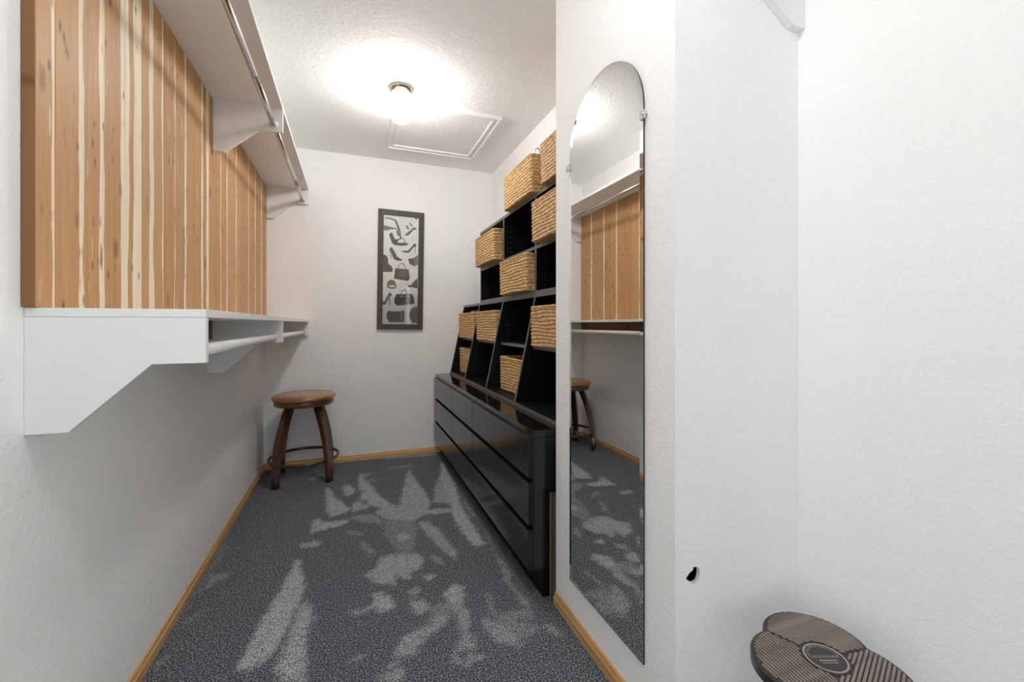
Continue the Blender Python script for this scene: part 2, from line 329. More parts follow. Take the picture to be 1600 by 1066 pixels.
NAP=[
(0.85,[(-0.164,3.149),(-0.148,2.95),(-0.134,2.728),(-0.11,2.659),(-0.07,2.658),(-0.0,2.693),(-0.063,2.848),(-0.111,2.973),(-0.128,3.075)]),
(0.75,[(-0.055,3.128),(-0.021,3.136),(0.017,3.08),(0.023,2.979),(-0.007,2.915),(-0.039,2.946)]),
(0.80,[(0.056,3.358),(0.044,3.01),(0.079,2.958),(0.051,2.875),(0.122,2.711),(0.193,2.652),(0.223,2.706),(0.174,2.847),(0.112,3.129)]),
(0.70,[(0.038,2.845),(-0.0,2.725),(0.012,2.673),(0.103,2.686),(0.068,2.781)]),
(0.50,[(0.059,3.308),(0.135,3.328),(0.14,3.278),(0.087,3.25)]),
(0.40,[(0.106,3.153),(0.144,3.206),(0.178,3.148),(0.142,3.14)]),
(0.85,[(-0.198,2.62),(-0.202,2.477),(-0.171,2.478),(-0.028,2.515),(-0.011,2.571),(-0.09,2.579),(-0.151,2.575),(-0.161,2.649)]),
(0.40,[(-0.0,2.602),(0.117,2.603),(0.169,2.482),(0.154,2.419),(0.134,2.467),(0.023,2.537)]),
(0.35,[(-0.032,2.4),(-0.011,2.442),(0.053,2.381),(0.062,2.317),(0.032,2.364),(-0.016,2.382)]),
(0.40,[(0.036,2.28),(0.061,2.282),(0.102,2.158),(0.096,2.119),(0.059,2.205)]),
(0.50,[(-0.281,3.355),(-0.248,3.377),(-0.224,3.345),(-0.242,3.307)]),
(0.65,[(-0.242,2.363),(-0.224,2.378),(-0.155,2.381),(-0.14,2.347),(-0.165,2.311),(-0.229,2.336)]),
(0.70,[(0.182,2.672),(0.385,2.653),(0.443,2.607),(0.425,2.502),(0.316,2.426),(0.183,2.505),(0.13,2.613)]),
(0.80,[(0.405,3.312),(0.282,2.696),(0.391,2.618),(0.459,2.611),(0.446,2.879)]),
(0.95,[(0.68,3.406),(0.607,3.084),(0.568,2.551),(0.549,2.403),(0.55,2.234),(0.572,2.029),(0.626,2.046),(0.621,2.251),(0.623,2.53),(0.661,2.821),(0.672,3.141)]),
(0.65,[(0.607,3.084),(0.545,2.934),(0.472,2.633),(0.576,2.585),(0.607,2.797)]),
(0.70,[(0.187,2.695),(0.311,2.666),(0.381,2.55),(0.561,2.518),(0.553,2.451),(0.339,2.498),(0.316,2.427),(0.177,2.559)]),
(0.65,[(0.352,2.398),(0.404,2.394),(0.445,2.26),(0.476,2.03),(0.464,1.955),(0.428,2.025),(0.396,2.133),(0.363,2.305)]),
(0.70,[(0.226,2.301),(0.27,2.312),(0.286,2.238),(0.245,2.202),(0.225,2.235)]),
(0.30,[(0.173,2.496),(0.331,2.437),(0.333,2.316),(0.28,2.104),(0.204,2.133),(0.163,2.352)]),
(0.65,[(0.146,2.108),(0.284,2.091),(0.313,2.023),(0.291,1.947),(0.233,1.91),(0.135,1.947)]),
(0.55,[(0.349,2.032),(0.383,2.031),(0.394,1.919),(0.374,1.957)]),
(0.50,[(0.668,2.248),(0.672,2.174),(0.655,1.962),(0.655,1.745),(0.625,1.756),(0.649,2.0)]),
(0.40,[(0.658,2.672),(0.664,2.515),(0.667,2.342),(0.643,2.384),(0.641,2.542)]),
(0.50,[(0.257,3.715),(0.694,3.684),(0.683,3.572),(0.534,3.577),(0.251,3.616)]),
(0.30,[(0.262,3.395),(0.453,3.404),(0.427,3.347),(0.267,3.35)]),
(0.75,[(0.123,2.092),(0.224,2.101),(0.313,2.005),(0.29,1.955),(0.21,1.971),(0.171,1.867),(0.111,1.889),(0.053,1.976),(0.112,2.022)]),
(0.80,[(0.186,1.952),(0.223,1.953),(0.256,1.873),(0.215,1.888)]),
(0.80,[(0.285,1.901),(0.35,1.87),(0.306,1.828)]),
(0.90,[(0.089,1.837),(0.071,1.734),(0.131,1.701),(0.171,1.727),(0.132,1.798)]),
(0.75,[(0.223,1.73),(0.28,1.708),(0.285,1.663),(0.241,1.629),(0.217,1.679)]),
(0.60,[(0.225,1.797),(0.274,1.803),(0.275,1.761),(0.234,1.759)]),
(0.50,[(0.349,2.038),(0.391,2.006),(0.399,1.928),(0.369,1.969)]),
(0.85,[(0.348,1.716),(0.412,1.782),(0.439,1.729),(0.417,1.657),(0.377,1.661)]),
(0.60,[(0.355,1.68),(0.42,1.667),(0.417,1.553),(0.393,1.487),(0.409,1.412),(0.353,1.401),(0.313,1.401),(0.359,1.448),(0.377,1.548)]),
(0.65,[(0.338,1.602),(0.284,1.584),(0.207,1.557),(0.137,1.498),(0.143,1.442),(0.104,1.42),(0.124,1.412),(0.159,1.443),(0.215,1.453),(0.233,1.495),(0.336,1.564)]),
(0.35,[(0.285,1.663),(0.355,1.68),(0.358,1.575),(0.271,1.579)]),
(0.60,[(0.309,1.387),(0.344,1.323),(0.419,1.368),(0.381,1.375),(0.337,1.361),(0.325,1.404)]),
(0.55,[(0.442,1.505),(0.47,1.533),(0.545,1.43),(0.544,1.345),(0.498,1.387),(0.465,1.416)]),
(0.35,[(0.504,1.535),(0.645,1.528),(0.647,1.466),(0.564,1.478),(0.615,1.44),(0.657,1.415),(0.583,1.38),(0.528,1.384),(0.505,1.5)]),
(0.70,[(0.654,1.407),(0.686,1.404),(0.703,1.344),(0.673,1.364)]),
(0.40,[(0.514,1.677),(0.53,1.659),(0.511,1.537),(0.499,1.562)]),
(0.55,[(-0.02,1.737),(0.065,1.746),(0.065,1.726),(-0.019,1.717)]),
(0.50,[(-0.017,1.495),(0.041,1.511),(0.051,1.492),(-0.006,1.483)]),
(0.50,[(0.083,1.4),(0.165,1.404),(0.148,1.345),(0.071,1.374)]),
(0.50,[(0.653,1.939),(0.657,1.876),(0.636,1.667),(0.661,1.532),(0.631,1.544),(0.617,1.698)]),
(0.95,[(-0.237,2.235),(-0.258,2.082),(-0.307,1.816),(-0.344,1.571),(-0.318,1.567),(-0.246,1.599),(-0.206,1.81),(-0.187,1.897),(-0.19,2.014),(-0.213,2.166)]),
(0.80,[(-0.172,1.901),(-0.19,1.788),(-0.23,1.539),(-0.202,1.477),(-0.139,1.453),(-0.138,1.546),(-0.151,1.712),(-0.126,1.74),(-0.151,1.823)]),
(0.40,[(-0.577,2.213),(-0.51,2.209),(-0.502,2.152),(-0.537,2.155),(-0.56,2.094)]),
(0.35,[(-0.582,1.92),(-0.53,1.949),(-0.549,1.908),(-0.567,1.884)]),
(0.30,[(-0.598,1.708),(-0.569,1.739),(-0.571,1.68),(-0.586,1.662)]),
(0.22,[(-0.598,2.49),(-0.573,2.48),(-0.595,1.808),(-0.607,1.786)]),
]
ART=[
('b',[(0.2581,1.9783),(0.3055,1.9758),(0.3508,1.9631),(0.3457,1.9548),(0.3005,1.9665),(0.2606,1.9698)]),
('b',[(0.3381,1.9568),(0.3508,1.9605),(0.3837,1.8822),(0.3914,1.8174),(0.3787,1.8165),(0.371,1.8708)]),
('g',[(0.2506,1.9131),(0.2955,1.9039),(0.3609,1.8935),(0.3609,1.8857),(0.3055,1.8839),(0.2805,1.8716),(0.2506,1.8718)]),
('g',[(0.3609,1.8857),(0.3812,1.8872),(0.3888,1.8329),(0.3609,1.8308),(0.3508,1.8692)]),
('b',[(0.293,1.8388),(0.3155,1.8613),(0.3306,1.8208),(0.3457,1.7985),(0.3914,1.82),(0.4169,1.8087),(0.4246,1.7777),(0.4478,1.7766),(0.4426,1.7605),(0.3863,1.7516),(0.3407,1.7538),(0.318,1.7679),(0.3055,1.7982)]),
('p',[(0.3584,1.7785),(0.371,1.8002),(0.3965,1.8125),(0.4144,1.8033),(0.4169,1.7798),(0.3812,1.7748)]),
('b',[(0.4529,1.9508),(0.4633,1.9491),(0.484,1.9244),(0.4736,1.9183)]),
('g',[(0.4246,1.9222),(0.4426,1.9263),(0.4555,1.8983),(0.4426,1.8894)]),
('b',[(0.4221,1.8484),(0.4529,1.8771),(0.4788,1.8949),(0.4736,1.8681),(0.4478,1.8425),(0.4246,1.8381)]),
('g',[(0.4736,1.8998),(0.4944,1.9146),(0.5178,1.9086),(0.5152,1.8978),(0.4892,1.8904),(0.4788,1.8738)]),
('b',[(0.4996,1.9944),(0.5257,1.993),(0.5126,1.977)]),
('b',[(0.293,1.7144),(0.3105,1.7389),(0.3306,1.7115),(0.3558,1.6609),(0.399,1.6371),(0.3914,1.6263),(0.3457,1.6291),(0.3281,1.6412),(0.3155,1.6794)]),
('c',[(0.3155,1.7106),(0.3255,1.7086),(0.3508,1.6554),(0.3761,1.6464),(0.3508,1.6424),(0.3331,1.6648)]),
('b',[(0.3045,1.6892),(0.3095,1.6843),(0.3105,1.6376),(0.3075,1.6374)]),
('b',[(0.3863,1.7045),(0.4169,1.7142),(0.4426,1.7131),(0.4736,1.7467),(0.4996,1.7828),(0.5142,1.7652),(0.5074,1.7462),(0.4944,1.7507),(0.4581,1.7009),(0.4323,1.6957)]),
('b',[(0.5006,1.7484),(0.5058,1.7488),(0.5069,1.6959),(0.5038,1.6957)]),
('b',[(0.2467,1.6754),(0.2755,1.6616),(0.2855,1.6363),(0.2855,1.5974),(0.3155,1.5755),(0.323,1.5525),(0.318,1.5315),(0.2467,1.5284)]),
('b',[(0.4478,1.6476),(0.4892,1.6552),(0.5283,1.6838),(0.5283,1.6016),(0.4996,1.5869),(0.4581,1.6034),(0.4503,1.6267)]),
('g',[(0.4918,1.6553),(0.5283,1.6812),(0.5283,1.6016),(0.4996,1.5896)]),
('b',[(0.3423,1.5625),(0.4513,1.5588),(0.4581,1.4783),(0.4428,1.4616),(0.3313,1.4764)]),
('c',[(0.37,1.5552),(0.4372,1.5553),(0.4428,1.4893),(0.3645,1.492)]),
('b',[(0.3606,1.5616),(0.37,1.5952),(0.3923,1.6089),(0.4147,1.6032),(0.4288,1.5607),(0.4231,1.5604),(0.4102,1.5972),(0.3923,1.6032),(0.3745,1.592),(0.3662,1.5607)]),
('d',[(0.2721,1.4204),(0.2846,1.4548),(0.3093,1.4671),(0.3396,1.4568),(0.3545,1.4116),(0.3423,1.3941),(0.3038,1.3902),(0.2792,1.4008)]),
('p',[(0.2874,1.4152),(0.3038,1.4214),(0.3396,1.4197),(0.3423,1.4084),(0.3093,1.4045)]),
('b',[(0.44,1.4258),(0.4683,1.4267),(0.4996,1.4625),(0.5236,1.4866),(0.5236,1.4006),(0.4825,1.4087),(0.4485,1.4117)]),
('b',[(0.2384,1.2866),(0.2574,1.2841),(0.2819,1.3413),(0.2983,1.3656),(0.3137,1.3478),(0.312,1.3307),(0.2994,1.3304),(0.2994,1.2508),(0.2939,1.2507),(0.2901,1.3131),(0.2628,1.2588),(0.2411,1.2584)]),
('d',[(0.2683,1.3013),(0.2901,1.3415),(0.2983,1.3417),(0.2819,1.313)]),
('b',[(0.3506,1.3487),(0.4768,1.3547),(0.4939,1.3291),(0.5007,1.2713),(0.3617,1.2518),(0.3368,1.2685),(0.334,1.3084)]),
('a',[(0.3506,1.3475),(0.3923,1.3469),(0.4175,1.3159),(0.4119,1.287),(0.3923,1.2694),(0.3589,1.2632),(0.3368,1.2799),(0.3396,1.3199)]),
('b',[(0.3856,1.3496),(0.3923,1.3784),(0.4147,1.3905),(0.4316,1.3824),(0.4457,1.3522),(0.44,1.3521),(0.4276,1.3771),(0.4136,1.3847),(0.3968,1.3751),(0.3912,1.3497)]),
('p',[(0.384,1.3352),(0.3979,1.3338),(0.3979,1.3269),(0.3856,1.3266)]),
('p',[(0.44,1.3394),(0.4553,1.3374),(0.4541,1.3293),(0.4411,1.3313)]),
('b',[(0.2737,1.1881),(0.2901,1.2138),(0.3093,1.2055),(0.3923,1.2052),(0.4035,1.218),(0.4186,1.2038),(0.4136,1.1204),(0.37,1.1157),(0.2928,1.1156),(0.2737,1.1541)]),
('g',[(0.3868,1.2006),(0.4091,1.2008),(0.4046,1.1319),(0.3868,1.1318)]),
('g',[(0.5236,1.2438),(0.4939,1.2422),(0.4654,1.2187),(0.4553,1.1839),(0.4598,1.1436),(0.4825,1.1119),(0.5213,1.109)]),
]
# ------------------------------------------------------------------ room shell
fy = [YF + i * 0.2 for i in range(9)] + [0.2 + i * 0.01 for i in range(1, 347)]
fy[-1] = YB
fx = [XL + (XR - XL) * i / 181 for i in range(182)]
gx, gy = np.meshgrid(np.array(fx), np.array(fy))
gx = gx.ravel(); gy = gy.ravel()
rng = np.random.default_rng(3)
jx = gx + rng.normal(0, 0.006, gx.size); jy = gy + rng.normal(0, 0.008, gy.size)
nap = np.zeros(gx.size)
for val, pts in NAP:
    inside = np.zeros(gx.size, bool); n = len(pts)
    for i in range(n):
        (x0, y0), (x1, y1) = pts[i], pts[(i + 1) % n]
        if y0 == y1: continue
        c = ((y0 > jy) != (y1 > jy)) & (jx < (x1 - x0) * (jy - y0) / (y1 - y0) + x0)
        inside ^= c
    nap = np.where(inside, np.maximum(nap, val), nap)
W_, H_ = len(fx), len(fy)
g2 = nap.reshape(H_, W_); s = g2.copy()
s[1:-1, 1:-1] = (g2[1:-1, 1:-1] * 2 + g2[:-2, 1:-1] + g2[2:, 1:-1] + g2[1:-1, :-2] + g2[1:-1, 2:]) / 6
nap = s.ravel()
me = bpy.data.meshes.new('floor')
idx = np.arange(W_ * H_).reshape(H_, W_)
q = np.stack([idx[:-1, :-1], idx[:-1, 1:], idx[1:, 1:], idx[1:, :-1]], -1).reshape(-1, 4)
me.from_pydata(np.stack([gx, gy, np.zeros_like(gx)], 1).tolist(), [], q.tolist())
at = me.attributes.new('nap', 'FLOAT', 'POINT'); at.data.foreach_set('value', nap.astype(np.float32))
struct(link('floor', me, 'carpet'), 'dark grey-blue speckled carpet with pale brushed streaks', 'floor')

T_ = 0.1
struct(boxes('ceiling', [(XL - T_, XR + T_, YF - T_, YB + T_, ZC, ZC + 0.08)], 'ceiling'), 'grey-white textured ceiling', 'ceiling')
DA, DB, DZ = -1.25, -0.30, 2.10                              # unseen openings behind the viewer, added to let the fill lights in
struct(boxes('wall_left', [(XL - T_, XL, DB, YB, 0, ZC), (XL - T_, XL, YF, DA, 0, ZC), (XL - T_, XL, DA, DB, DZ, ZC)], 'wall'), 'white textured wall under the long shelves', 'wall')
struct(boxes('wall_back', [(XL - T_, XR + T_, YB, YB + T_, 0, ZC)], 'wall'), 'white end wall with the shoe picture', 'wall')
struct(boxes('wall_right', [(XR, XR + T_, DB, YB, 0, ZC), (XR, XR + T_, YF, DA, 0, ZC), (XR, XR + T_, DA, DB, DZ, ZC)], 'wall'), 'white textured wall behind the three-lobed stand', 'wall')
struct(boxes('wall_front', [(XL - T_, -0.50, YF - T_, YF, 0, ZC), (0.45, XR + T_, YF - T_, YF, 0, ZC), (-0.50, 0.45, YF - T_, YF, DZ, ZC)], 'wall'), 'white wall with an added light opening behind the viewer', 'wall')

# partition: hollow box, its end face broken by a small hole
HOLE = [(415, 300), (500, 310), (570, 370), (605, 450), (612, 560), (590, 660), (560, 750), (480, 770), (400, 790), (350, 710), (250, 640), (210, 580), (240, 510), (320, 420), (390, 390)]
hp = lambda zx, zy: (0.8104 + (zx / 17.76 - 22) * 0.00206, 0.4617 - (zy / 17.76 - 30) * 0.00162)
bm = bmesh.new()
outer = [bm.verts.new((x, PY0, z)) for x, z in ((PX, 0), (XR, 0), (XR, ZC), (PX, ZC))]
inner = [bm.verts.new((*[hp(*h)[0]], PY0, hp(*h)[1])) for h in HOLE]
edges = [bm.edges.new((outer[i], outer[(i + 1) % 4])) for i in range(4)] + [bm.edges.new((inner[i], inner[(i + 1) % len(inner)])) for i in range(len(inner))]
bmesh.ops.triangle_fill(bm, use_beauty=True, use_dissolve=False, edges=edges)
deep = [bm.verts.new((v.co.x, PY0 + 0.013, v.co.z)) for v in inner]
for i in range(len(inner)): bm.faces.new((inner[i], inner[(i + 1) % len(inner)], deep[(i + 1) % len(inner)], deep[i]))
far = [bm.verts.new((x, PY1, z)) for x, z in ((PX, 0), (XR, 0), (XR, ZC), (PX, ZC))]
bm.faces.new((outer[0], outer[3], far[3], far[0])); bm.faces.new(far)
wp = struct(link('wall_partition', bm_mesh('wall_partition', bm), 'wall'), 'white partition wall carrying the arched mirror, with a small hole in its end', 'wall')

def board_profile(name, along, fixed, a, b, sign, m, label):
    prof = [(0, 0), (0.012, 0), (0.012, 0.030), (0.008, 0.036), (0.0075, 0.046), (0.005, 0.050), (0, 0.050)]
    bm = bmesh.new(); A, B = [], []
    for d, z in prof:
        for lst, t in ((A, a), (B, b)):
            lst.append(bm.verts.new((fixed + sign * d, t, z) if along == 'Y' else (t, fixed + sign * d, z)))
    bm.faces.new(A); bm.faces.new(B[::-1])
    for i in range(len(prof)): bm.faces.new((A[i], A[(i + 1) % len(prof)], B[(i + 1) % len(prof)], B[i]))
    return struct(link(name, bm_mesh(name, bm), m), label, 'baseboard')
board_profile('baseboard_left', 'Y', XL, DB, YB - 0.012, 1, 'oak_y', 'oak baseboard along the wall under the shelves')
board_profile('baseboard_back', 'X', YB, XL, XR, -1, 'oak_x', 'oak baseboard along the end wall behind the stool')
board_profile('baseboard_partition', 'Y', PX, PY0, PY1, -1, 'oak_y', 'oak baseboard under the arched mirror')
board_profile('baseboard_right', 'Y', XR, DB, PY0, -1, 'oak_y', 'oak baseboard behind the three-lobed stand')

# ceiling hatch
hx0, hx1, hy0, hy1 = 0.250, 0.925, 2.635, 3.365
ht = thing('attic_hatch', (hx0, hy0, ZC - 0.02), 'square attic hatch with white moulded frame in the ceiling', 'hatch')
box('panel', hx0 + 0.03, hx1 - 0.03, hy0 + 0.03, hy1 - 0.03, ZC - 0.008, ZC - 0.0005, 'ceiling', ht)
def moulding(a, b, w, zt, name):
    for (x0, x1, y0, y1) in ((a[0], b[0], a[1], a[1] + w), (a[0], b[0], b[1] - w, b[1]), (a[0], a[0] + w, a[1] + w, b[1] - w), (b[0] - w, b[0], a[1] + w, b[1] - w)):
        box(name, x0, x1, y0, y1, ZC - zt, ZC - 0.0005, 'white_paint', ht, 0.003)
moulding((hx0, hy0), (hx1, hy1), 0.016, 0.026, 'outer_moulding')
moulding((hx0 + 0.016, hy0 + 0.016), (hx1 - 0.016, hy1 - 0.016), 0.020, 0.012, 'flat_moulding')
moulding((hx0 + 0.036, hy0 + 0.036), (hx1 - 0.036, hy1 - 0.036), 0.014, 0.020, 'inner_moulding')

# ------------------------------------------------------------------ ceiling lamps
def lamp(loc, label, glow):
    t = thing('ceiling_lamp', loc, label, 'lamp', 'ceiling globe lamps')
    x, y, z = loc
    lathe('base_plate', [(0, 0), (0.066, 0), (0.068, -0.006), (0.066, -0.012), (0.060, -0.014), (0.056, -0.024), (0, -0.024)], 'chrome', t, loc, 40)
    lathe('collar', [(0.052, -0.024), (0.054, -0.034), (0.050, -0.040), (0, -0.040)], 'paper', t, loc, 40)
    prof = [(0.050, -0.0405)]
    for i in range(1, 17):
        u = i / 16
        ang = math.pi * u
        r = 0.0705 * math.sin(max(ang, 0.0)) ** 0.62 if u < 1 else 0
        zz = -0.0405 - 0.155 * (1 - math.cos(ang)) / 2
        if u < 0.24: r = max(r, 0.050 + (0.0705 - 0.050) * min(1, u / 0.24))
        prof.append((min(r, 0.0705), zz))
    lathe('glass_neck', prof[:8], 'lamp_neck', t, loc, 28); lathe('glass_globe', prof[7:], glow, t, loc, 28)
    for k in range(3):
        a = math.radians(100 + 120 * k)
        tube('thumb_screw', [(x + 0.050 * math.cos(a), y + 0.050 * math.sin(a), z - 0.032), (x + 0.062 * math.cos(a), y + 0.062 * math.sin(a), z - 0.032)], 0.0035, 'chrome', t, n=10)
    return t
lamp((0.272, 2.53, ZC), 'lit white globe ceiling lamp beside the attic hatch', 'lamp_far')
lamp((0.295, 0.62, ZC), 'lit white globe ceiling lamp above the viewer, out of view', 'lamp_near')

# ------------------------------------------------------------------ cedar panelling
cp = thing('cedar_panelling', (XL, 1.137, 1.134), 'knotty orange cedar plank panelling with cream sapwood streaks between the two shelves', 'panelling')
ys = [1.141, 1.202, 1.297, 1.390, 1.503, 1.606, 1.680, 1.768, 1.866, 1.970, 2.070, 2.170, 2.262, 2.355, 2.452, 2.556, 2.645, 2.745, 2.845, 2.945, 3.040, 3.140, 3.235, 3.335, 3.440, 3.540, 3.640]
STR = [(1.193, 1.202), (1.287, 1.303), (1.372, 1.398), (1.484, 1.524), (1.552, 1.606), (1.658, 1.690), (1.757, 1.768), (1.862, 1.868), (1.962, 1.98), (2.158, 2.178), (2.225, 2.262), (2.44, 2.452), (2.548, 2.562), (2.74, 2.75), (3.04, 3.055), (3.23, 3.245), (3.44, 3.46)]
def plank(name, x0, x1, y0, y1, z0, z1, m, par, sa=0.0, sb=0.0, tone=0.4, horizontal=False):
    bm = bmesh.new(); bm_box(bm, (0, 0, 0), (x1 - x0, y1 - y0, z1 - z0))
    o = link(name, bm_mesh(name, bm, 0.0018, 1), m, par, (x0, y0, z0))
    o['plank_width'] = float(y1 - y0); o['sap_near'] = float(sa); o['sap_far'] = float(sb); o['seed'] = random.uniform(0, 20); o['tone'] = float(tone)
    return o
ed = plank('edge_strip', XL + 0.0005, XL + 0.022, 1.137, 1.1405, 1.134, 2.134, 'cedar_dark', cp, tone=0.0); ed['label'] = 'dark reddish cedar edge strip'
for i in range(len(ys) - 1):
    a, b = ys[i], ys[i + 1]; sa = sb = 0.0
    for s0, s1 in STR:
        if s0 < a + 0.012 < s1 + 0.012 and s1 > a + 0.001: sa = max(sa, s1 - a)
        if s1 > b - 0.003 and s0 < b - 0.001: sb = max(sb, b - s0)
    if sa > 0.7 * (b - a): sa = 0
    plank('plank', XL + 0.0005, XL + 0.0215 + random.uniform(-0.0006, 0.0006), a + 0.0006, b - 0.0006, 1.134, 2.134, 'cedar', cp, sa, sb, random.random() if i > 5 else random.uniform(0.5, 1))

# ------------------------------------------------------------------ closet shelves
def bracket_pts(xw, xf, zt, drop):
    return [(xw, zt), (xf, zt), (xf, zt - drop), (xf - 0.099, zt - drop), (XL + 0.0685, zt - 0.238), (xw, zt - 0.238)]
XS = -0.307
lo = thing('closet_shelf', (XL, 1.147, 1.115), 'long white wall shelf at waist height with angled brackets below the cedar', 'shelf')
box('shelf_board', XL + 0.0005, XS, 1.147, YB - 0.001, 1.115, 1.1335, 'white_paint', lo, 0.0015)
for y in (1.1475, 2.310, 3.632):
    pts = bracket_pts(XL + 0.0005, XS - 0.0005, 1.1145, 0.102)
    if y > 1.2: pts = [(XL + 0.0208, 1.1145)] + pts[1:] + [(XL + 0.0005, 1.0292), (XL + 0.0208, 1.0292)]
    prism_xz('bracket', pts, y, y + 0.019, 'white_paint', lo)
for y0, y1 in ((1.168, 3.655),):
    cl = plank('cleat', XL + 0.0005, XL + 0.020, y0, y1, 1.03, 1.1145, 'cedar_dark', lo, tone=0.2); cl['label'] = 'dark cedar cleat under the shelf'
hi = thing('closet_shelf', (XL, 1.147, 2.135), 'long white wall shelf near the ceiling with angled brackets above the cedar', 'shelf')
box('shelf_board', XL + 0.0005, XS, 1.147, YB - 0.001, 2.135, 2.151, 'white_paint', hi, 0.0015)
for y in (1.1475, 2.310, 3.632):
    prism_xz('bracket', bracket_pts(XL + 0.0225, XS - 0.0005, 2.1345, 0.112), y, y + 0.019, 'white_paint', hi, 0.001)
al = thing('closet_shelf', (XR, PY0, 2.135), 'white bracket and shelf high in the corner above the three-lobed stand', 'shelf')
box('shelf_board', XR - 0.308, XR - 0.0005, -0.6, PY0 - 0.001, 2.135, 2.151, 'white_paint', al, 0.0015)
bp = [(XR - 0.0005, 2.1345), (XR - 0.3075, 2.1345), (XR - 0.3075, 2.03), (XR - 0.205, 2.03), (XR - 0.047, 1.93), (XR - 0.0005, 1.93)]
prism_xz('bracket', bp, PY0 - 0.0205, PY0 - 0.0005, 'white_paint', al, 0.001)
prism_xz('bracket', bp, -0.59, -0.57, 'white_paint', al, 0.001)

def rod(y0, y1, z, m, label, two, r=0.014):
    t = thing('closet_rod', (-0.346, y0, z), label, 'rod', 'closet rods')
    if two:
        ym = y0 + (y1 - y0) * 0.62
        tube('inner_tube', [(-0.346, y0 + 0.001, z), (-0.346, ym + 0.05, z)], 0.0112, m, t, n=20)
        tube('outer_tube', [(-0.346, ym, z), (-0.346, y1 - 0.001, z)], 0.0122, m, t, n=20)
    else:
        tube('pole', [(-0.346, y0 + 0.001, z), (-0.346, y1 - 0.001, z)], r, m, t, n=24)
    for y, d in ((y0, 0.008), (y1, -0.008)):
        tube('socket', [(-0.346, y, z), (-0.346, y + d, z)], 0.021, 'white_paint', t, n=24)
rod(1.167, 2.3095, 2.052, 'steel', 'steel hanging rod under the upper shelf, nearer half', True)
rod(2.3295, 3.6315, 2.052, 'steel', 'steel hanging rod under the upper shelf, beside the end wall', True)
rod(1.167, 2.3095, 1.037, 'white_paint', 'white hanging rod under the lower shelf, nearer half', False, 0.0155)
rod(2.3295, 3.6315, 1.037, 'white_paint', 'white hanging rod under the lower shelf, above the stool', False, 0.0155)

# ------------------------------------------------------------------ picture
PCX, PCZ, PW, PH, PY_ = 0.387, 1.549, 0.370, 0.986, 3.636
pic = thing('framed_picture', (PCX, YB - 0.001, PCZ), 'tall narrow print of shoes and handbags in a dark frame', 'picture')
pic.rotation_euler = (0, 0.0136, 0)
hw, hh, bw = PW / 2, PH / 2, 0.043
def loc_prism(name, pts, y0, y1, m, bevel=0.0):
    bm = bmesh.new(); n = len(pts)
    a = [bm.verts.new((x, y0, z)) for x, z in pts]; b = [bm.verts.new((x, y1, z)) for x, z in pts]
    bm.faces.new(a); bm.faces.new(b[::-1])
    for i in range(n): bm.faces.new((a[i], a[(i + 1) % n], b[(i + 1) % n], b[i]))
    o = bpy.data.objects.new(name, bm_mesh(name, bm, bevel)); COL.objects.link(o); o.data.materials.append(M[m]); o.parent = pic; return o
for pts in ([(-hw, hh), (hw, hh), (hw - bw, hh - bw), (-hw + bw, hh - bw)], [(-hw, -hh), (hw, -hh), (hw - bw, -hh + bw), (-hw + bw, -hh + bw)],
            [(-hw, -hh), (-hw, hh), (-hw + bw, hh - bw), (-hw + bw, -hh + bw)], [(hw, -hh), (hw, hh), (hw - bw, hh - bw), (hw - bw, -hh + bw)]):
    loc_prism('frame_rail', pts, -0.024, 0.0, 'frame', 0.0015)
loc_prism('paper', [(-hw + bw - .004, -hh + bw - .004), (hw - bw + .004, -hh + bw - .004), (hw - bw + .004, hh - bw + .004), (-hw + bw - .004, hh - bw + .004)], -0.010, -0.004, 'paper')
inks = {'a': 'ink_dark', 'b': 'ink_brown', 'c': 'ink_warm', 'd': 'ink_gold', 'g': 'ink_grey', 'p': 'paper'}
cph, sph = math.cos(0.0136), math.sin(0.0136)
lim_x, lim_z = hw - bw, hh - bw
for k, (ink, pts) in enumerate(ART):
    bm = bmesh.new(); vs = []
    for X, Z in pts:
        dx, dz = X - PCX, Z - PCZ
        lx, lz = dx * cph - dz * sph, dx * sph + dz * cph
        vs.append(bm.verts.new((max(-lim_x, min(lim_x, lx)), -0.0103 - 0.00004 * k, max(-lim_z, min(lim_z, lz)))))
    bm.faces.new(vs)
    me = bpy.data.meshes.new('printed_motif'); bm.to_mesh(me); bm.free(); me.materials.append(M[inks[ink]])
    o = bpy.data.objects.new('printed_motif', me); COL.objects.link(o); o.parent = pic
loc_prism('glass_pane', [(-hw + bw - .003, -hh + bw - .003), (hw - bw + .003, -hh + bw - .003), (hw - bw + .003, hh - bw + .003), (-hw + bw - .003, hh - bw + .003)], -0.0165, -0.0145, 'glass')

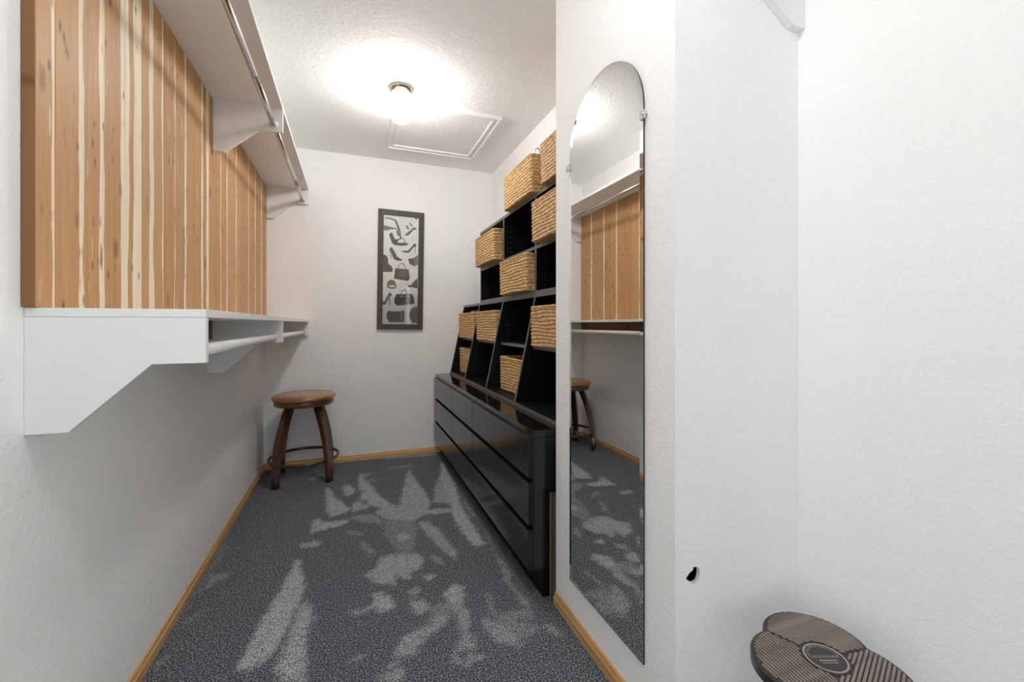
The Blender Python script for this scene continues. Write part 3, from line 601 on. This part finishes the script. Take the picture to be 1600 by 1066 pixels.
# ------------------------------------------------------------------ stool
SX, SY = -0.3145, 3.395
st = thing('round_stool', (SX, SY, 0), 'brown wooden stool with round tan seat and foot ring in the corner', 'stool')
lathe('seat', [(0, 0.604), (0.12, 0.604), (0.178, 0.603), (0.196, 0.598), (0.207, 0.588), (0.208, 0.577), (0.203, 0.567), (0.19, 0.565), (0, 0.565)], 'stool_seat', st, (SX, SY, 0), 56)
lathe('apron', [(0, 0.5648), (0.190, 0.5648), (0.196, 0.560), (0.194, 0.530), (0.188, 0.527), (0, 0.527)], 'stool_rim', st, (SX, SY, 0), 56)
for k in range(4):
    a = math.radians(47 + 90 * k); d = Vector((math.cos(a), math.sin(a), 0)); t = Vector((-d.y, d.x, 0)); bm = bmesh.new(); rings = []
    for i in range(15):
        z = 0.526 * i / 14; u = z / 0.526
        r = 0.236 - 0.004 * (u < 0.01) - 0.112 * u ** 2.2
        half_t, half_r = 0.023, 0.017 + 0.005 * u
        rings.append([bm.verts.new(d * (r + sr * half_r) + t * (stt * half_t) + Vector((0, 0, z))) for sr, stt in ((-1, -1), (1, -1), (1, 1), (-1, 1))])
    for A, B in zip(rings, rings[1:]):
        for j in range(4): bm.faces.new((A[j], A[(j + 1) % 4], B[(j + 1) % 4], B[j]))
    bm.faces.new(rings[0][::-1]); bm.faces.new(rings[-1])
    bmesh.ops.bevel(bm, geom=[e for e in bm.edges if abs((e.verts[0].co - e.verts[1].co).z) > 0.02], offset=0.006, segments=2, affect='EDGES')
    link('leg', bm_mesh('leg', bm), 'stool_leg', st, (SX, SY, 0), True)
tube('foot_ring', [(SX + 0.226 * math.cos(2 * math.pi * i / 64), SY + 0.226 * math.sin(2 * math.pi * i / 64), 0.150) for i in range(64)], 0.009, 'stool_leg', st, (SX, SY, 0.15), 12, True, True, True, 1.2)

# ------------------------------------------------------------------ dressers
XD, YN, YM, YE = 0.660, 1.562, 2.404, 3.642
rows = [(0.4875, 0.646), (0.298, 0.4655), (0.117, 0.276)]
def dresser(label, y0, y1, cols):
    t = thing('dresser', (XD + 0.02, y0, 0), label, 'dresser', 'black dressers')
    boxes('carcass', [(0.690, 1.190, y0, y1, 0.117, 0.644), (0.6805, 0.690, y0, y0 + 0.016, 0.117, 0.644), (0.6805, 0.690, y1 - 0.016, y1, 0.117, 0.644)], 'black', t)
    box('plinth', 0.722, 1.180, y0 + 0.002, y1, 0.0, 0.1165, 'black_inner', t)
    for r, (z0, z1) in enumerate(rows):
        cs = cols[r]
        for c0, c1 in zip(cs, cs[1:]):
            box('drawer_front', XD, XD + 0.0195, c0 + 0.0015, c1 - 0.0015, z0, z1, 'black', t, 0.0012)
    return t
d_far = dresser('long black five-drawer dresser against the end wall', YM + 0.001, YE, [[YM + 0.001, 2.943, YE], [YM + 0.001, 2.943, YE], [YM + 0.001, YE]])
d_near = dresser('black three-drawer dresser beside the mirror wall', YN, YM - 0.001, [[YN, YM - 0.001]] * 3)
box('top_board', 0.675, 1.190, YN - 0.004, 2.889, 0.6465, 0.675, 'black_gloss', d_near, 0.002)
box('top_board', 0.675, 1.190, 2.891, YE, 0.6465, 0.675, 'black_gloss', d_far, 0.002)

# ------------------------------------------------------------------ leaning cubby units
def board(name, x0, x1, y0, y1, z0, z1, parent):
    b_ = box(name, x0 + 0.0018, x1, y0, y1, z0, z1, 'black_inner', parent)
    e_ = box('lit_front_edge', x0, x0 + 0.0016, y0, y1, z0, z1, 'lit_edge', b_)  # thin strip holding the painted edge light
    return b_
def holes(parent, y, zs, xs):
    bm = bmesh.new()
    for z in zs:
        for x in xs:
            c = [bm.verts.new((x + 0.0032 * math.cos(k * math.pi / 4), y, z + 0.0032 * math.sin(k * math.pi / 4))) for k in range(8)]
            bm.faces.new(c)
    o = link('shelf_pin_holes', bm_mesh('pins', bm), 'pin', parent); o['kind'] = 'stuff'
lowu = thing('slanted_cubby', (0.80, 1.58, 0.676), 'black four-bay cubby unit with slanted front standing on the dressers', 'cubby')
LY = [1.582, 2.094, 2.606, 3.143, 3.640]; PT = 0.018
board('base_board', 0.800, 1.188, LY[0] - PT / 2, LY[-1], 0.6755, 0.693, lowu)
board('top_board', 0.920, 1.188, LY[0] - PT / 2, LY[-1], 1.244, 1.261, lowu)
box('back_panel', 1.1805, 1.188, LY[0], LY[-1], 0.6935, 1.2435, 'black_inner', lowu)
prof = [(0.806, 0.6935), (1.180, 0.6935), (1.180, 1.2435), (0.922, 1.2435)]
for i, y in enumerate(LY):
    yy = y - PT if i == len(LY) - 1 else y - PT / 2
    prism_xz('side_panel' if i in (0, 4) else 'divider', prof, yy, yy + PT, 'black_inner', lowu)
    e0, e1 = Vector((0.806, 0, 0.6935)), Vector((0.922, 0, 1.2435))
    prism_xz('lit_edge_band', [(0.8045, 0.6936), (0.8062, 0.6936), (0.9222, 1.2434), (0.9205, 1.2434)], yy + 0.0003, yy + PT - 0.0003, 'lit_edge', lowu)
    if i: holes(lowu, yy - 0.0006, [0.74 + 0.032 * k for k in range(15)], [0.955, 1.14])
for i in range(4):
    board('shelf', 0.905, 1.180, LY[i] + PT / 2 + 0.0005, LY[i + 1] - (PT if i == 3 else PT / 2) - 0.0005, 0.967, 0.985, lowu)
upu = thing('upright_cubby', (0.925, 1.58, 1.262), 'black upright cubby unit with six bays stacked above the slanted one', 'cubby')
UY = [1.582, 2.094, 2.606, 3.131]
board('base_board', 0.925, 1.188, UY[0] - PT / 2, UY[-1] + PT / 2, 1.2615, 1.2795, upu)
board('top_board', 0.925, 1.188, UY[0] - PT / 2, UY[-1] + PT / 2, 1.782, 1.800, upu)
box('back_panel', 1.1805, 1.188, UY[0], UY[-1], 1.280, 1.7815, 'black_inner', upu)
for i, y in enumerate(UY):
    box('side_panel' if i in (0, 3) else 'divider', 0.927, 1.180, y - PT / 2, y + PT / 2, 1.280, 1.7815, 'black_inner', upu)
    box('lit_edge_band', 0.9252, 0.9268, y - PT / 2, y + PT / 2, 1.280, 1.7815, 'lit_edge', upu)
    if i: holes(upu, y - PT / 2 - 0.0006, [1.31 + 0.032 * k for k in range(14)], [0.975, 1.13])
for i in range(3):
    board('shelf', 0.926, 1.180, UY[i] + PT / 2 + 0.0005, UY[i + 1] - PT / 2 - 0.0005, 1.502, 1.520, upu)

# ------------------------------------------------------------------ woven baskets
BL_, BD_, BH_ = 0.440, 0.300, 0.198
def basket_mesh():
    hx, hy, rc = BD_ / 2, BL_ / 2, 0.022
    path = []
    def seg(a, b, n):
        for i in range(n): path.append((a + (b - a) * (i / n)))
    C = [(hx - rc, hy - rc, 0), (-hx + rc, hy - rc, 90), (-hx + rc, -hy + rc, 180), (hx - rc, -hy + rc, 270)]
    pts = []
    for k, (cx, cy, a0) in enumerate(C):
        for i in range(7):
            a = math.radians(a0 + 90 * i / 6); pts.append((Vector((cx + rc * math.cos(a), cy + rc * math.sin(a))), Vector((math.cos(a), math.sin(a)))))
        nx = C[(k + 1) % 4]; a1 = math.radians(a0 + 90)
        s0 = Vector((cx + rc * math.cos(a1), cy + rc * math.sin(a1))); s1 = Vector((nx[0] + rc * math.cos(a1), nx[1] + rc * math.sin(a1)))
        n = int((s1 - s0).length / 0.0058)
        for i in range(1, n): pts.append((s0.lerp(s1, i / n), Vector((math.cos(a1), math.sin(a1)))))
    ns = len(pts); s = [0.0]
    for i in range(1, ns): s.append(s[-1] + (pts[i][0] - pts[i - 1][0]).length)
    tot = s[-1] + (pts[0][0] - pts[-1][0]).length; cells = round(tot / 0.024)
    rows_n, sub = 11, 6; nz = rows_n * sub
    V, Fc = [], []
    for j in range(nz + 1):
        z = BH_ * j / nz; ph = j / sub
        for i, (p_, nrm) in enumerate(pts):
            wav = 0.16 * math.sin(2 * math.pi * (s[i] * 3.1 + ph * 0.13)) + 0.10 * mnoise.noise(Vector((p_.x * 14, p_.y * 14, z * 22)))
            q_ = ph + wav if 0 < j < nz else ph
            rowi = math.floor(q_); fz = q_ - rowi
            a = abs(math.sin(math.pi * fz)) ** 0.55
            b = abs(math.sin(math.pi * (s[i] / tot * cells + 0.5 * rowi + 0.45 * (fz - 0.5)))) ** 0.6
            d = -0.007 + 0.0088 * a * (0.35 + 0.65 * b) + 0.002 * mnoise.noise(Vector((p_.x * 40, p_.y * 40, z * 60 + rowi)))
            tap = 1.0 - 0.012 * (1 - z / BH_)
            V.append((p_.x * tap + nrm.x * d, p_.y * tap + nrm.y * d, z))
    for j in range(nz):
        for i in range(ns):
            Fc.append((j * ns + i, j * ns + (i + 1) % ns, (j + 1) * ns + (i + 1) % ns, (j + 1) * ns + i))
    top0 = nz * ns
    b1 = len(V)
    for p_, nrm in pts: V.append((p_.x - nrm.x * 0.014, p_.y - nrm.y * 0.014, BH_))
    b2 = len(V)
    for p_, nrm in pts: V.append((p_.x - nrm.x * 0.014, p_.y - nrm.y * 0.014, 0.012))
    for i in range(ns):
        k = (i + 1) % ns
        Fc.append((top0 + i, top0 + k, b1 + k, b1 + i)); Fc.append((b1 + i, b1 + k, b2 + k, b2 + i))
    Fc.append(tuple(range(b2, b2 + ns))); Fc.append(tuple(range(ns - 1, -1, -1)))
    me = bpy.data.meshes.new('basket_weave'); me.from_pydata(V, [], Fc); me.materials.append(M['rattan'])
    for pl in me.polygons: pl.use_smooth = len(pl.vertices) == 4
    # braided rim
    bm = bmesh.new(); rings = []
    for i, (p_, nrm) in enumerate(pts[::2]):
        t = Vector((-nrm.y, nrm.x, 0)); ring = []
        for j in range(8):
            a = 2 * math.pi * j / 8
            rr = 0.0075 + 0.0022 * abs(math.sin(math.pi * s[2 * i] / tot * cells + a * 0.5))
            ring.append(bm.verts.new((p_.x - nrm.x * 0.006 + nrm.x * rr * math.cos(a), p_.y - nrm.y * 0.006 + nrm.y * rr * math.cos(a), BH_ + 0.001 + rr * 0.8 * math.sin(a))))
        rings.append(ring)
    for i in range(len(rings)):
        A, B = rings[i], rings[(i + 1) % len(rings)]
        for j in range(8): bm.faces.new((A[j], A[(j + 1) % 8], B[(j + 1) % 8], B[j]))
    rim = bm_mesh('basket_rim', bm); rim.materials.append(M['rattan'])
    for pl in rim.polygons: pl.use_smooth = True
    return me, rim
WEAVE, RIM = basket_mesh()
def basket(x, y, z, label):
    """x = front face, y = nearer end"""
    t = thing('wicker_basket', (x + BD_ / 2, y + BL_ / 2, z + 0.0005), label, 'basket', 'wicker baskets on the black cubbies')
    for nm, me in (('weave', WEAVE), ('rim', RIM)):
        o = bpy.data.objects.new(nm, me); COL.objects.link(o); o.parent = t
    return t
basket(0.868, 3.158 + 0.02, 0.985, 'wicker basket with a rounded lump on top in the far upper slanted bay')
basket(0.876, 3.160 + 0.02, 0.693, 'wicker basket on the bottom of the far slanted bay by the end wall')
basket(0.868, 2.632, 0.985, 'wicker basket in the second slanted bay from the end wall')
basket(0.880, 2.125, 0.693, 'low wicker basket on the bottom of the third slanted bay, reflected in the dresser top')
basket(0.868, 1.605, 0.985, 'wicker basket in the nearest slanted bay, beside the mirror wall')
basket(0.859, 2.634, 1.520, 'wicker basket jutting from the upper left bay of the upright cubby')
basket(0.872, 2.112, 1.2795, 'wicker basket in the middle lower bay of the upright cubby')
basket(0.870, 1.600, 1.520, 'wicker basket in the upper bay of the upright cubby next to the mirror wall')
basket(0.885, 2.070, 1.800, 'whole wicker basket on top of the upright cubby')
basket(0.890, 1.535, 1.800, 'wicker basket on top of the cubby, mostly hidden by the mirror wall')
# rounded bundle in the far basket
lathe('rolled_hat', [(0, 0.0), (0.085, 0.0), (0.105, 0.03), (0.10, 0.13), (0.09, 0.185), (0.055, 0.212), (0, 0.222)], 'rattan', None, (0.998, 3.44, 0.9985), 28)
tag(bpy.data.objects['rolled_hat'], 'rounded straw bundle peeking out of the far upper basket', 'hat')
# wire hook in the top basket
tag(tube('wire_hook', [(0.925, 2.105, 1.90), (0.925, 2.105, 2.02), (0.928, 2.102, 2.038), (0.938, 2.10, 2.048), (0.950, 2.098, 2.040), (0.955, 2.098, 2.02), (0.957, 2.10, 1.90)], 0.0045, 'steel', None, n=10), 'grey metal wire loop sticking out of the top basket', 'wire')
# folded board in the gap
fb = thing('folded_board', (0.742, 1.518, 0), 'thin grey-brown folded board standing between the black dresser and the mirror wall', 'board')
box('panel', 0.744, 1.12, 1.5145, 1.527, 0.001, 0.424, 'frame', fb, 0.001)
box('panel', 0.7435, 1.12, 1.5285, 1.540, 0.001, 0.428, 'frame', fb, 0.001)
box('edging', 0.7405, 0.7425, 1.5285, 1.539, 0.001, 0.429, 'cardboard', fb, 0.0005)

# ------------------------------------------------------------------ arched mirror
MYC, MHW, MZ0, MZ1 = 1.1775, 0.2105, 0.165, 1.700
def arch(inset, n=48):
    r = MHW - inset
    pts = [(MYC - r, MZ0 + inset), (MYC + r, MZ0 + inset)]
    return pts + [(MYC + r * math.cos(math.pi * i / n), MZ1 + r * math.sin(math.pi * i / n)) for i in range(n + 1)]
mi = thing('arched_mirror', (PX, MYC, MZ0), 'tall narrow mirror with a rounded top on the white partition wall', 'mirror')
bm = bmesh.new()
L0 = [bm.verts.new((PX - 0.0008, y, z)) for y, z in arch(0)]; L1 = [bm.verts.new((PX - 0.0062, y, z)) for y, z in arch(0)]
bm.faces.new(L0)
n = len(L0)
for i in range(n): bm.faces.new((L0[i], L0[(i + 1) % n], L1[(i + 1) % n], L1[i]))
link('glass_edge', bm_mesh('glass_edge', bm), 'glass_edge', mi)
bm = bmesh.new(); L1 = [bm.verts.new((PX - 0.0063, y, z)) for y, z in arch(0)]; L2 = [bm.verts.new((PX - 0.0073, y, z)) for y, z in arch(0.014)]
for i in range(n): bm.faces.new((L1[i], L1[(i + 1) % n], L2[(i + 1) % n], L2[i]))
link('bevel', bm_mesh('bevel', bm), 'mirror', mi)
bm = bmesh.new(); bm.faces.new([bm.verts.new((PX - 0.0073, y, z)) for y, z in arch(0.014)])
link('mirror_glass', bm_mesh('mirror_glass', bm), 'mirror', mi)
for y, d in ((MYC - MHW, -1), (MYC + MHW, 1)):
    box('clip', PX - 0.013, PX - 0.0076, y - 0.010 - 0.004 * (d < 0), y + 0.010 + 0.004 * (d > 0), 1.660, 1.684, 'clear', mi, 0.002)
    tube('clip_screw', [(PX - 0.0005, y + d * 0.008, 1.672), (PX - 0.0155, y + d * 0.008, 1.672)], 0.0035, 'steel', mi, n=10)

# ------------------------------------------------------------------ three-lobed stand
TX, TY, TZ = 0.955, 0.621, 0.38
tf = thing('trefoil_stand', (TX, TY, 0), 'low stand with dark ridged three-lobed top and round emblem in the corner', 'stand')
def rad_out(th, inset=0.0):
    k = min(abs((th - math.radians(53 + 120 * j) + math.pi) % (2 * math.pi) - math.pi) for j in range(3))
    c, R = 0.0506, 0.1044 - inset
    return c * math.cos(k) + math.sqrt(max(0, R * R - (c * math.sin(k)) ** 2))
def outline(inset, n=180): return [(rad_out(2 * math.pi * i / n, inset) * math.cos(2 * math.pi * i / n), rad_out(2 * math.pi * i / n, inset) * math.sin(2 * math.pi * i / n)) for i in range(n)]
bm = bmesh.new(); o0 = outline(0.003); o1 = outline(0.0)
lv = [[bm.verts.new((x, y, z)) for x, y in pts] for pts, z in ((o0, -0.026), (o1, -0.023), (o1, -0.003), (o0, 0.0))]
bm.faces.new(lv[0][::-1]); bm.faces.new(lv[3])
for A, B in zip(lv, lv[1:]):
    for i in range(len(A)): bm.faces.new((A[i], A[(i + 1) % len(A)], B[(i + 1) % len(A)], B[i]))
me = bm_mesh('top_plate', bm); me.materials.append(M['rim_black']); me.materials.append(M['rim_side'])
for pl in me.polygons: pl.material_index = 1 if abs(pl.normal.z) < 0.5 else 0
link('top_plate', me, None, tf, (TX, TY, TZ))
for j in range(3):
    a = math.radians(53 + 120 * j); d = Vector((math.cos(a), math.sin(a))); t = Vector((-d.y, d.x)); bm = bmesh.new()
    u = 0.012
    while u < 0.16:
        run = []; v_ = -0.16
        while v_ < 0.16:
            q_ = d * u + t * v_; r = q_.length; th = math.atan2(q_.y, q_.x)
            dth = (th - a + math.pi) % (2 * math.pi) - math.pi
            ok = abs(dth) < math.radians(60) and r * math.sin(math.radians(60) - abs(dth)) > 0.0035 and r < rad_out(th, 0.0085) and r > 0.0475
            if ok: run.append(v_)
            if (not ok or v_ + 0.002 >= 0.16) and run:
                if run[-1] - run[0] > 0.004:
                    c = [d * (u + du) + t * vv for du, vv in ((-0.0024, run[0]), (0.0024, run[0]), (0.0024, run[-1]), (-0.0024, run[-1]))]
                    b0 = [bm.verts.new((p_.x, p_.y, 0.0)) for p_ in c]; b1 = [bm.verts.new((p_.x, p_.y, 0.0026)) for p_ in c]
                    bm.faces.new(b1)
                    for i in range(4): bm.faces.new((b0[i], b0[(i + 1) % 4], b1[(i + 1) % 4], b1[i]))
                run = []
            v_ += 0.002
        u += 0.0078 if j != 0 else 0.0066
    o = link('ridges', bm_mesh('ridges', bm), 'ridge', tf, (TX, TY, TZ)); o['kind'] = 'stuff'
lathe('emblem_disc', [(0, 0.0022), (0.0425, 0.0022), (0.0455, 0.001), (0.0455, 0.0)], 'rim_black', tf, (TX, TY, TZ), 48, False)
lathe('emblem_ring', [(0.0375, 0.0024), (0.0395, 0.0032), (0.041, 0.0024)], 'emblem', tf, (TX, TY, TZ), 56, False)
bm = bmesh.new(); view = math.radians(69.34)                # marks read from the camera side
ux, uy = Vector((math.sin(view), -math.cos(view))), Vector((math.cos(view), math.sin(view)))
def flat(cx, cy, w, h, rot=0.0):
    cr, sr = math.cos(rot), math.sin(rot); vs = []
    for sx, sy in ((-1, -1), (1, -1), (1, 1), (-1, 1)):
        lx, ly = cx + (sx * w * cr - sy * h * sr) / 2, cy + (sx * w * sr + sy * h * cr) / 2
        q_ = ux * lx + uy * ly; vs.append(bm.verts.new((q_.x, q_.y, 0.0030)))
    bm.faces.new(vs)
for k in range(15):
    an = math.radians(165 - k * 10.7); r = 0.0325; s_ = random.choice((0, 1, 2))
    cx, cy, ro = r * math.cos(an), r * math.sin(an), an - math.pi / 2
    rt = Vector((math.cos(ro), math.sin(ro))); up = Vector((-rt.y, rt.x))
    for ox, oy, w, h in ([(-0.0016, 0, 0.0009, 0.0058), (0.0016, 0, 0.0009, 0.0058), (0, 0, 0.003, 0.0009)], [(-0.0016, 0, 0.0009, 0.0058), (0, 0.0025, 0.003, 0.0009), (0, -0.0025, 0.003, 0.0009)], [(0, 0, 0.0010, 0.0058), (0, 0.0025, 0.0034, 0.0009)])[s_]:
        c_ = Vector((cx, cy)) + rt * ox + up * oy; flat(c_.x, c_.y, w, h, ro)
for k in range(10):
    x = -0.0275 + k * 0.0061
    flat(x - 0.0015, 0.002, 0.0010, 0.0075); flat(x + 0.0010, 0.002, 0.0010, 0.0075, 0.35 * (-1) ** k)
flat(0.0, -0.0085, 0.038, 0.0030); flat(0.0, -0.0150, 0.034, 0.0020)
link('emblem_marks', bm_mesh('emblem_marks', bm), 'emblem', tf, (TX, TY, TZ))
lathe('pedestal', [(0, TZ - 0.0265), (0.075, TZ - 0.0265), (0.070, TZ - 0.05), (0.070, 0.03), (0.095, 0.012), (0.10, 0.0), (0, 0.0)], 'white_paint', tf, (TX, TY, 0), 40)
